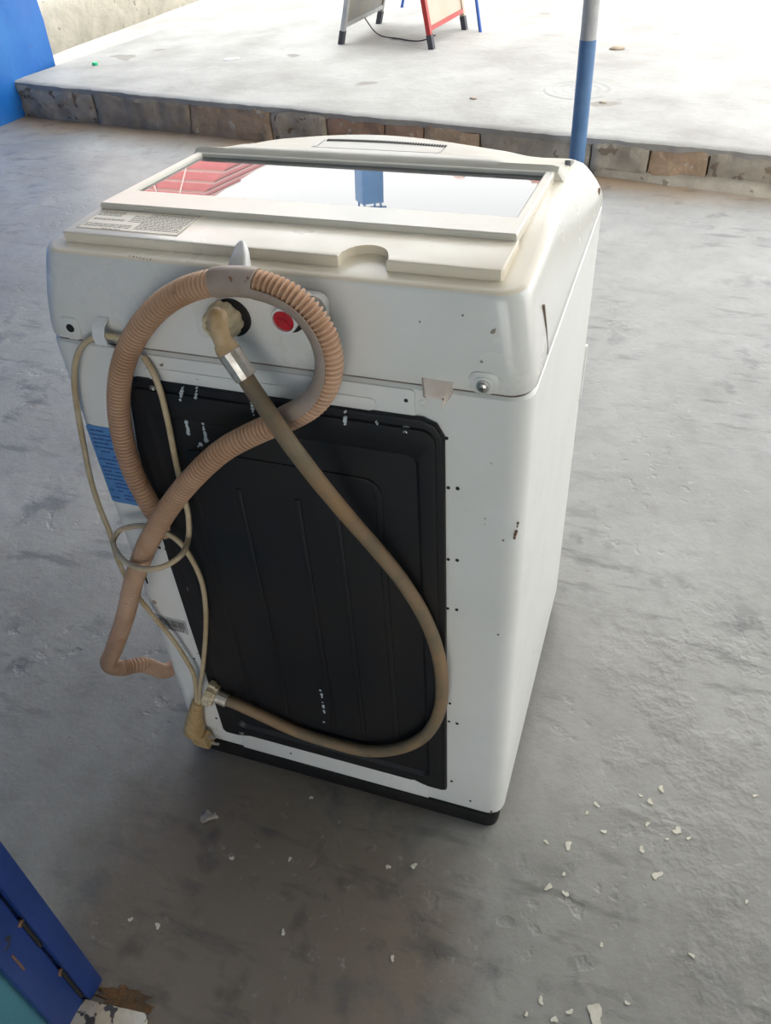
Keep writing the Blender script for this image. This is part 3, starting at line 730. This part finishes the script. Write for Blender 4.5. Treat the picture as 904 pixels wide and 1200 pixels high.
# moulded hose guide: a channel along the inner side of the loop, with a full collar under the clip
def near(u, v, y): p = on(u, v, 1, y); return min(range(len(path)), key=lambda i: (path[i] - p).length)
i0, i1, i2 = near(252, 331, -.032), near(304, 333, -.033), near(333, 493, -.046)
tube('hose_collar', path[i0:i1:6], DR + .0028, 'guide', dh, 24)
cen = on(320, 415, 1, -.038); seg = 16; V = []; F = []; idx = list(range(i1 - 4, i2, 7)); Fr = frames([path[i] for i in idx])
for c, i in enumerate(idx):
    t = Fr[c][0]; inn = cen - path[i]; inn = (inn - t * inn.dot(t)).normalized(); fro = Vector((0, -1, 0)); fro = (fro - t * fro.dot(t) - inn * fro.dot(inn)).normalized()
    for lay in (DR + .0034, DR + .0019):
        for k in range(seg + 1):
            a = math.radians(-100 + 192 * k / seg); V.append(path[i] + (inn * math.cos(a) + fro * math.sin(a)) * lay)
m_ = (seg + 1) * 2
for c in range(len(idx) - 1):
    for k in range(seg):
        for o_ in (0, seg + 1): a = c * m_ + o_ + k; F.append((a, a + 1, a + m_ + 1, a + m_))
    for k in (0, seg): a = c * m_ + k; F.append((a, a + seg + 1, a + m_ + seg + 1, a + m_))
for c in (0, len(idx) - 1):
    for k in range(seg): a = c * m_ + k; F.append((a, a + 1, a + seg + 2, a + seg + 1))
link('hose_guide', V, F, 'guide', dh, True, 50)
# clear plastic hanger over the collar
hc = on(281, 318, 1, -.02)
def strip(name, pts, wx, th, m, parent):
    V = []; F = []
    for i, p in enumerate(pts):
        a = Vector(pts[max(i - 1, 0)]); b = Vector(pts[min(i + 1, len(pts) - 1)]); t = (b - a).normalized(); nn = t.cross(Vector((1, 0, 0))).normalized(); p = Vector(p)
        wv = wx[i] if isinstance(wx, (list, tuple)) else wx
        for sx in (-1, 1):
            for sn in (-1, 1): V.append(p + Vector((sx * wv, 0, 0)) + nn * sn * th)
    for i in range(len(pts) - 1):
        a = i * 4; b = a + 4
        for x, y in ((0, 1), (1, 3), (3, 2), (2, 0)): F.append((a + x, a + y, b + y, b + x))
    F.append((0, 1, 3, 2)); k = (len(pts) - 1) * 4; F.append((k, k + 2, k + 3, k + 1))
    return link(name, V, F, m, parent, True, 40)
box('hanger_rail', (hc.x - .022, -.036, hc.z - .0015), (hc.x + .024, -.022, hc.z + .0008), 'white', dh, .0008, mtx=None)
pyr = on(283, 302, 1, .010)
loft('hanger_hook', [[(pyr.x + x * s, .004 + y * s + o, pyr.z + z) for x, y in rrect(-.011, .011, -.008, .008, .004, 3)] for s, o, z in ((1.15, -.010, -.018), (1.0, -.002, -.006), (.72, .006, .005), (.42, .010, .0125), (.15, .012, .0155))], 'milky', dh)

# ---- inlet hose
HR = .0092
ih = empty('inlet_hose', (IC.x, -.03, IC.z)); adopt(ih, WM)
ax = Vector((-.10, -1, -.18)).normalized()
lathe('hose_nut', [(-.002, .0195), (.006, .0195), (.0075, .0185), (.016, .0185), (.020, .0172), (.0205, .0125), (.013, .0118)], IC + ax * .003, ax, 'creamplastic', ih, 48, lobes=9, amp=.045)
ferA, ferB = on(269, 413, 1, -.048), on(287, 440, 1, -.052)
el, _ = resample(catmull([IC + ax * .005, IC + ax * .020, on(255, 371, 1, -.036), on(258, 390, 1, -.044), on(266, 408, 1, -.048), on(272, 418, 1, -.049)], 12), .003)
tube('elbow', el, lambda i: .0088 + .0010 * min(1, i / 12), 'elbow', ih, 16)
p0 = on(265, 404, 1, -.0475); d_ = (ferB - ferA).normalized()
lathe('elbow_collar', [(0, .0102), (.006, .0122), (.011, .0122)], ferA - d_ * .012, d_, 'elbow', ih, 22)
lathe('ferrule', [(-.002, .0112), (0, .0126), (.027, .0122), (.030, .0118)], ferA, d_, 'ferrule', ih, 12, smooth=True, sharp=20)
hp = [(283, 434, -.0515), (290, 446, -.053), (312, 479, -.066), (340, 520, -.085), (372, 562, -.074), (405, 602, -.050), (440, 642, -.034), (471, 680, -.028), (496, 720, -.026), (511, 757, -.026), (518, 795, -.026), (515, 833, -.026), (498, 862, -.026), (468, 877, -.024), (430, 880, -.022), (390, 871, -.022), (350, 858, -.022), (310, 840, -.024), (275, 824, -.027), (262, 819, -.028)]
HP = [on(u, v, 1, y) for u, v, y in hp]; hpath, _ = resample(catmull(HP, 16), .005)
tube('hose', hpath, HR, 'rubber', ih, 14)
E1 = on(266, 821, 1, -.0275); E0 = on(251, 814.5, 1, -.028); dn = (E0 - E1).normalized()
lathe('ferrule', [(-.001, .0100), (0, .0112), (.022, .0112)], E1, dn, 'ferrule', ih, 12, sharp=20)
EN = on(254, 816, 1, -.028)
lathe('hose_nut', [(0, .0125), (.001, .0165), (.006, .0170), (.0065, .0195), (.018, .0195), (.0185, .0165), (.014, .0120)], EN, dn, 'creamplastic', ih, 48, lobes=7, amp=.075)

# ---- power cord
CR = .0038
pc = empty('power_cord', (-.22, -.02, .5)); adopt(pc, WM)
cA = [(168, 418, -.006), (176, 430, -.010), (187, 455, -.016), (196, 490, -.018), (206, 540, -.018), (214, 575, -.024), (221, 606, -.030), (221, 630, -.040), (212, 651, -.074), (194, 663, -.092), (172, 667, -.098), (151, 661, -.090), (137, 647, -.070), (133, 633, -.050), (140, 622, -.036), (155, 617, -.030), (172, 617, -.034), (192, 623, -.036), (209, 634, -.034), (224, 654, -.028), (236, 680, -.022), (241, 710, -.020), (241, 745, -.018), (238, 780, -.018), (235, 800, -.018), (233, 825, -.018), (231, 845, -.016)]
cB = [(164, 414, -.006), (146, 399, -.010), (124, 394, -.012), (105, 398, -.012), (92, 413, -.012), (87, 440, -.012), (90, 475, -.012), (97, 515, -.012), (106, 560, -.011), (117, 595, -.010), (128, 622, -.010), (140, 660, -.010), (157, 692, -.012), (180, 722, -.014), (203, 750, -.016), (218, 773, -.017), (227, 790, -.018), (230, 815, -.018), (229, 838, -.016), (230, 850, -.014)]
for c in (cA, cB):
    pth, _ = resample(catmull([on(u, v, 1, y) for u, v, y in c], 12), .004); tube('cord', pth, CR, 'cord', pc, 10)
# tape binding and plug
t0, _ = resample([on(232, 822, 1, -.017), on(229, 838, 1, -.016), on(228, 856, 1, -.016)], .004)
tube('tape_wrap', t0, lambda i: .0088 + .0014 * math.sin(i * 1.9) + .0004 * i, 'dirtycream', pc, 12)
pg = on(240, 866, 1, -.018)
mt = Matrix.Translation(pg) @ Matrix.Rotation(math.radians(-10), 4, 'Y')
plug = loft('plug', [[tuple(mt @ Vector((x0, y, z))) for y, z in rrect(-.011, .011, -hz_, hz_, .004, 4)] for x0, hz_ in ((-.019, .008), (-.013, .012), (.000, .0150), (.009, .0155), (.010, .0145))], 'dirtycream', pc)
for dz in (-.0095, .0095):
    a = mt @ Vector((.006, 0, dz)); b = mt @ Vector((.026, 0, dz)); tube('pin', [a, a.lerp(b, .5), b], .0023, 'ferrule', plug, 10)
a = mt @ Vector((-.015, 0, .004)); tube('strain_relief', [a, a + Vector((-.006, 0, .008)), on(229, 852, 1, -.016)], .0072, 'dirtycream', plug, 12)
# clear tab that ties the cord to the seam
tb = on(121, 394, 1, -.010)
strip('clear_tie', [(tb.x - .002, .001, tb.z + .017), (tb.x - .001, -.012, tb.z + .012), (tb.x, -.0175, tb.z + .004), (tb.x + .001, -.0175, tb.z - .006), (tb.x + .004, -.010, tb.z - .014), (tb.x + .006, .000, tb.z - .020)], [.007, .0075, .008, .008, .008, .009], .0007, 'milky', pc)

# ================================================================== THINGS AROUND
# blue pipe post at the step
P0 = Vector((-.054, 3.06, 0)); post = empty('pipe_post', P0); tag(post, 'slim round steel post painted blue at the bottom, standing against the step', 'post')
tube('blue_painted_section', [P0 + Vector((0, 0, z)) for z in (-.01, .2, .40, .548)], .0335, 'postblue', post, 28)
tube('bare_section', [P0 + Vector((0, 0, z)) for z in (.545, 1., 2., 3.92)], .0325, 'postgrey', post, 28)
prism('foot_plate', rrect(P0.x - .06, P0.x + .06, P0.y - .06, P0.y + .06, .008, 3), -.002, .008, 2, 'postblue', post, .002)

# sandwich board: two leaning framed panels joined at the top
def slabp(u, v, dz=0.): p = on(u, v, 2, .165); p = on(u, v, 2, slab_z(p.x) + dz); return p
a0, a1, b0, b1 = slabp(400, 52), slabp(444, 28), slabp(506.5, 58), slabp(545, 35)
sb_root = empty('sandwich_board', (a0 + b0 + a1 + b1) / 4); tag(sb_root, 'folding sandwich board with a grey panel and a red-framed cream panel on the slab', 'sign')
HT = 1.25
ta0 = (a0 + b0) / 2 + Vector((.03, 0, HT)); ta1 = (a1 + b1) / 2 + Vector((.03, 0, HT))
def quadbar(name, a, b, wd, th, dirw, m, parent):
    t = (b - a).normalized(); wv = (dirw - t * dirw.dot(t)).normalized(); nn = t.cross(wv); V = []
    for p in (a, b):
        for i, j in ((-1, -1), (1, -1), (1, 1), (-1, 1)): V.append(p + wv * wd * i + nn * th * j)
    return link(name, V, [(0, 1, 2, 3), (7, 6, 5, 4), (0, 4, 5, 1), (1, 5, 6, 2), (2, 6, 7, 3), (3, 7, 4, 0)], m, parent)
for (p, q, tp, tq, mf, mp, fo) in ((a0, a1, ta0, ta1, 'signframe', 'signgrey', .085), (b0, b1, ta0 + Vector((.04, 0, 0)), ta1 + Vector((.04, 0, 0)), 'signred', 'signface', .085)):
    al = (q - p).normalized(); fr = {}
    for (x, tx, ms) in ((p, tp, mf), (q, tq, mp)):
        quadbar('stile', x.lerp(tx, .055), tx, .016, .014, al, ms, sb_root); quadbar('foot', x, x.lerp(tx, .062), .018, .016, al, 'signfoot', sb_root)
    lo0, lo1 = p.lerp(tp, fo), q.lerp(tq, fo)
    quadbar('rail', lo0 + al * .01, lo1 - al * .01, .012, .014, (tp - p), mf, sb_root); quadbar('rail', tp, tq, .016, .018, (tp - p), mf, sb_root)
    nrm = al.cross((tp - p).normalized()).normalized() * .006
    c = [lo0, lo1, tq, tp]; V = [x + nrm for x in c] + [x - nrm for x in c]
    link('sign_panel', V, [(0, 1, 2, 3), (7, 6, 5, 4), (0, 4, 5, 1), (1, 5, 6, 2), (2, 6, 7, 3), (3, 7, 4, 0)], mp, sb_root)
c0 = a0.lerp(a1, .5) + Vector((0.02, 0, .11)); c1 = b0.lerp(b1, .15) + Vector((-.01, 0, .06))
pth, _ = resample(catmull([c0, c0.lerp(c1, .2) + Vector((0, 0, -.085)), c0.lerp(c1, .5) + Vector((0, 0, -.078)), c0.lerp(c1, .8) + Vector((0, 0, -.055)), c1]), .03); tube('spreader_cord', pth, .004, 'signfoot', sb_root, 6)
# blue easel behind it
f0, f1 = slabp(563.5, 38), slabp(471, 9); apex = (f0 + f1) / 2 + Vector((.02, .12, 1.35)); back = Vector((-1.30, 6.35, slab_z(-1.3)))
ez = empty('easel_stand', (f0 + f1) / 2); tag(ez, 'blue metal easel stand with thin legs behind the sandwich board', 'easel')
for f in (f0, f1, back):
    tube('leg', [f + Vector((0, 0, -.003)), f.lerp(apex, .5), apex + (apex - f) * .02], .011, 'legblue', ez, 10)
quadbar('ledge', f0.lerp(apex, .62), f1.lerp(apex, .62), .02, .012, Vector((0, 0, 1)), 'legblue', ez)
lathe('apex_plate', [(-.02, .03), (.02, .03)], apex, (0, 1, 0), 'legblue', ez, 16)

# round swirl-marked cover in the slab
rc_ = slabp(678, 106); V = []; F = []; seg = 48
prof = [(0.0, .004), (.025, .006), (.035, .003), (.06, .0035), (.07, .007), (.08, .003), (.105, .0035), (.115, .007), (.125, .003), (.15, .0035), (.16, .008), (.172, .004), (.185, -.003)]
for r, z in prof:
    for k in range(seg): a = 2 * math.pi * k / seg; V.append((rc_.x + max(r, .0005) * math.cos(a), rc_.y + max(r, .0005) * math.sin(a), rc_.z + z + .0015 * noise.noise(Vector((r * 30, a * 2, 0)))))
for i in range(len(prof) - 1):
    for k in range(seg): k2 = (k + 1) % seg; F.append((i * seg + k, i * seg + k2, (i + 1) * seg + k2, (i + 1) * seg + k))
o = link('round_cover', V, F, KERB[4], None, True, 60); o.data.materials[0] = M['slab']; tag(o, 'round concrete cover with concentric swirl marks in the slab behind the blue post', 'cover')

# litter on the slab
g = slabp(111.5, 76); lathe('bottle_cap', [(0, .017), (.014, .0165), (.0165, .014), (.0168, .004)], g - Vector((0, 0, .001)), (0.1, 0, 1), 'green', None, 24, lobes=16, amp=.02)
tag(bpy.data.objects['bottle_cap'], 'bright green bottle cap on the slab near the low plastered wall', 'bottle cap')
g = slabp(271, 70); o = prism('plastic_scrap', blobpoly(g.x, g.y, .030, 9, .5, 1.8, .7), g.z - .002, g.z + .006, 2, 'white', None, .001); tag(o, 'white scrap of plastic on the slab between cap and sandwich board', 'litter')
for (u, v, lab) in ((555, 116, 'small dark stone on the slab beside the round cover'), (707, 121, 'dark pebble on the slab right beside the blue post'), (723, 58, 'flat brown stone on the slab far beyond the round cover')):
    g = slabp(u, v); r = .014 if v > 60 else .03
    bm = bmesh.new(); bmesh.ops.create_icosphere(bm, subdivisions=2, radius=r)
    for x in bm.verts: x.co *= 1 + .35 * noise.noise(x.co * 60 + Vector((u, v, 0))); x.co.z *= .45; x.co.x *= 1.5
    bmesh.ops.translate(bm, vec=(g.x, g.y, g.z + r * .22), verts=bm.verts); tag(from_bm('pebble', bm, KERB[1], None, True), lab, 'stone')
# paint chips and paper on the floor
chips = [(794, 974, 6), (770, 1026, 6.5), (752, 996, 4.5), (708, 975, 3.5), (759, 966, 3.5), (751, 933, 2.6), (775, 925, 4.5), (762, 940, 4.5), (699, 943, 4), (688, 953, 3), (666, 991, 6), (643, 1040, 5), (663, 1048, 4.5), (640, 987, 3.5), (661, 1025, 3), (807, 983, 3), (782, 984, 2.5), (885, 933, 3), (811, 1120, 3.5), (705, 1108, 3), (875, 1057, 2.5), (634, 1173, 4.5), (617, 1189, 3), (668, 1186, 4), (650, 1195, 4.5), (698, 1190, 13), (735, 1176, 3), (455, 1016, 3.5), (485, 1015, 4), (460, 1123, 3.5), (365, 935, 2.5), (340, 1007, 3), (332, 1093, 3.5), (153, 1078, 3), (185, 1085, 4), (272, 1006, 3.2)]
for i, (u, v, r) in enumerate(chips):
    p = on(u, v, 2, 0); d = (p - CAM).length; rr = .72 * r * d / FPX
    rr *= .9; f1, f2, f3, an = [rnd.uniform(0, 6.28) for _ in range(4)]; po = []
    for k in range(18):
        a = 2 * math.pi * k / 18; q = rr * (.95 + .34 * math.sin(2 * a + f1) + .22 * math.sin(3 * a + f2) + .12 * math.sin(5 * a + f3)); x, y = q * math.cos(a) * 1.15, q * math.sin(a) * .95
        po.append((p.x + x * math.cos(an) - y * math.sin(an), p.y + x * math.sin(an) + y * math.cos(an)))
    o = prism('paint_chip', po, -.001, .0014 + rnd.random() * .0008, 2, 'chip', None, .0004, 1)
    if r >= 10: tag(o, 'large pale flake of paint stuck on the concrete floor', 'paint chip')
    elif u < 200: tag(o, 'tiny whitish paint chip on the floor between the gate post and the washer', 'paint chip', 'paint chips by the gate post')
    elif u < 500: tag(o, 'tiny whitish paint chip on the dark brown floor stain behind the washer', 'paint chip', 'paint chips on the floor stain')
    elif v > 1165: tag(o, 'small whitish paint chip beside the large pale paint flake on the floor', 'paint chip', 'paint chips beside the large flake')
    else: tag(o, 'small whitish paint chip on grey concrete off the back right corner of the washer', 'paint chip', 'paint chips off the washer corner')
p = on(246, 957, 2, 0)
V = []; F = []; n = 6
for i in range(n + 1):
    for j in range(n + 1):
        x = (i / n - .5) * .027 * (1 + .25 * math.sin(j * .9)); y = (j / n - .5) * .015 * (1 + .5 * math.sin(i * .8 + .6)); V.append((p.x + x * .9 - y * .3, p.y + y + x * .3, .004 + .006 * noise.noise(Vector((x * 90, y * 90, 2)))))
for i in range(n):
    for j in range(n): a = i * (n + 1) + j; F.append((a, a + 1, a + n + 2, a + n + 1))
nb = len(V); V += [(x, y, z - .001 - .003) for x, y, z in V]; F += [tuple(k + nb for k in f)[::-1] for f in F]
per = [i * (n + 1) for i in range(n + 1)] + [n * (n + 1) + j for j in range(1, n + 1)] + [i * (n + 1) + n for i in range(n - 1, -1, -1)] + [j for j in range(n - 1, 0, -1)]
for k in range(len(per)): k2 = (k + 1) % len(per); F.append((per[k], per[k2], nb + per[k2], nb + per[k]))
tag(link('paper_scrap', V, F, 'paper', None, True), 'crumpled dirty scrap of paper on the floor by the plug', 'paper')

# ------------------------------------------------------------------ what the lid glass mirrors: column and houses beyond the yard
ZG = .10
CX, CY, CT = -3.38, 9.6, 3.31
colr = empty('concrete_column', (CX, CY, ZG)); tag(colr, 'blue painted concrete column with bare steel bars on top, mirrored in the lid', 'column')
mt = Matrix.Translation((CX, CY, 0)) @ Matrix.Rotation(math.radians(40), 4, 'Z')
box('shaft', (-.145, -.145, ZG - .05), (.145, .145, CT), 'postblue', colr, .01, mtx=mt)
for x, y in ((-.11, -.11), (.11, -.11), (.11, .11), (-.11, .11)):
    a = mt @ Vector((x, y, CT - .04)); tube('rebar', [a, a + Vector((.005, 0, .10)), a + Vector((-.004, 0, .21))], .014, 'postblue', colr, 8)
tube('tie_bar', [mt @ Vector((-.19, -.11, CT + .05)), mt @ Vector((0, -.12, CT + .04)), mt @ Vector((.19, -.11, CT + .06))], .013, 'postblue', colr, 8)
def house(name, label, x0, x1, y0, y1, eave, ridge, hip, rm, wm):
    h = empty(name, ((x0 + x1) / 2, (y0 + y1) / 2, ZG)); tag(h, label, 'house')
    box('walls', (x0, y0, ZG - .1), (x1, y1, eave), wm, h)
    e = .4; A = [Vector((x0 - e, y0 - e, eave)), Vector((x1 + e, y0 - e, eave)), Vector((x1 + e, y1 + e, eave)), Vector((x0 - e, y1 + e, eave))]
    ym = (y0 + y1) / 2; R0 = Vector((x0 - e + hip, ym, ridge)); R1 = Vector((x1 + e - hip, ym, ridge))
    link('roof', A + [R0, R1], [(0, 1, 5, 4), (1, 2, 5), (2, 3, 4, 5), (3, 0, 4), (0, 3, 2, 1)], rm, h)
    for k in range(1, 7):
        f = k / 7; quadbar('tile_course', A[0].lerp(R0, f) + Vector((0, 0, .02)), A[1].lerp(R1, f) + Vector((0, 0, .02)), .014, .02, Vector((0, 1, .5)), 'mortar', h)
        if hip > .5: quadbar('tile_course', A[1].lerp(R1, f) + Vector((0, 0, .02)), A[2].lerp(R1, f) + Vector((0, 0, .02)), .014, .02, Vector((1, 0, .5)), 'mortar', h)
    for k in range(1, 9):
        f = k / 9; quadbar('tile_joint', A[0].lerp(A[1], f) + Vector((0, 0, .02)), R0.lerp(R1, f) + Vector((0, 0, .02)), .012, .02, Vector((1, 0, 0)), 'mortar', h)
    for k in range(3):
        wx = x0 + (x1 - x0) * (.2 + .3 * k); box('window', (wx - .4, y0 - .03, ZG + .9), (wx + .4, y0 + .03, ZG + 2.), 'tub', h)
house('tiled_house', 'house with a red tiled hip roof beyond the yard, mirrored in the lid', -15.5, -6.95, 12.8, 19.0, 3.25, 5.5, 3.7, 'rooftile', 'plaster')
house('brick_house', 'brick house with low gable roof beyond the yard behind the concrete column', -5.9, -4.9, 20.5, 24.5, 4.5, 5.75, .8, 'brickhouse', 'brickhouse')
house('brown_house', 'brown roofed house beyond the yard in line with the pipe post', -3.2, 1.4, 18., 23., 4.3, 5.45, .9, 'brickhouse', 'plaster')

# parts that look different from the rest of their thing
for n_, lab in (('rear_cover', 'black pressed metal cover'), ('red_cap', 'red plug in the unused inlet'), ('drain_hose', 'dirty beige corrugated drain hose'), ('inlet_hose', 'brownish rubber inlet hose with ferrules'), ('power_cord', 'beige power cord looped around the drain hose'),
                ('blue_sticker', 'blue printed sticker'), ('barcode_sticker', 'grey barcode sticker'), ('care_label', 'printed care label'), ('base_skirt', 'black plastic base'), ('cord_catch', 'pale pink plastic cord catch')):
    bpy.data.objects[n_]['label'] = lab
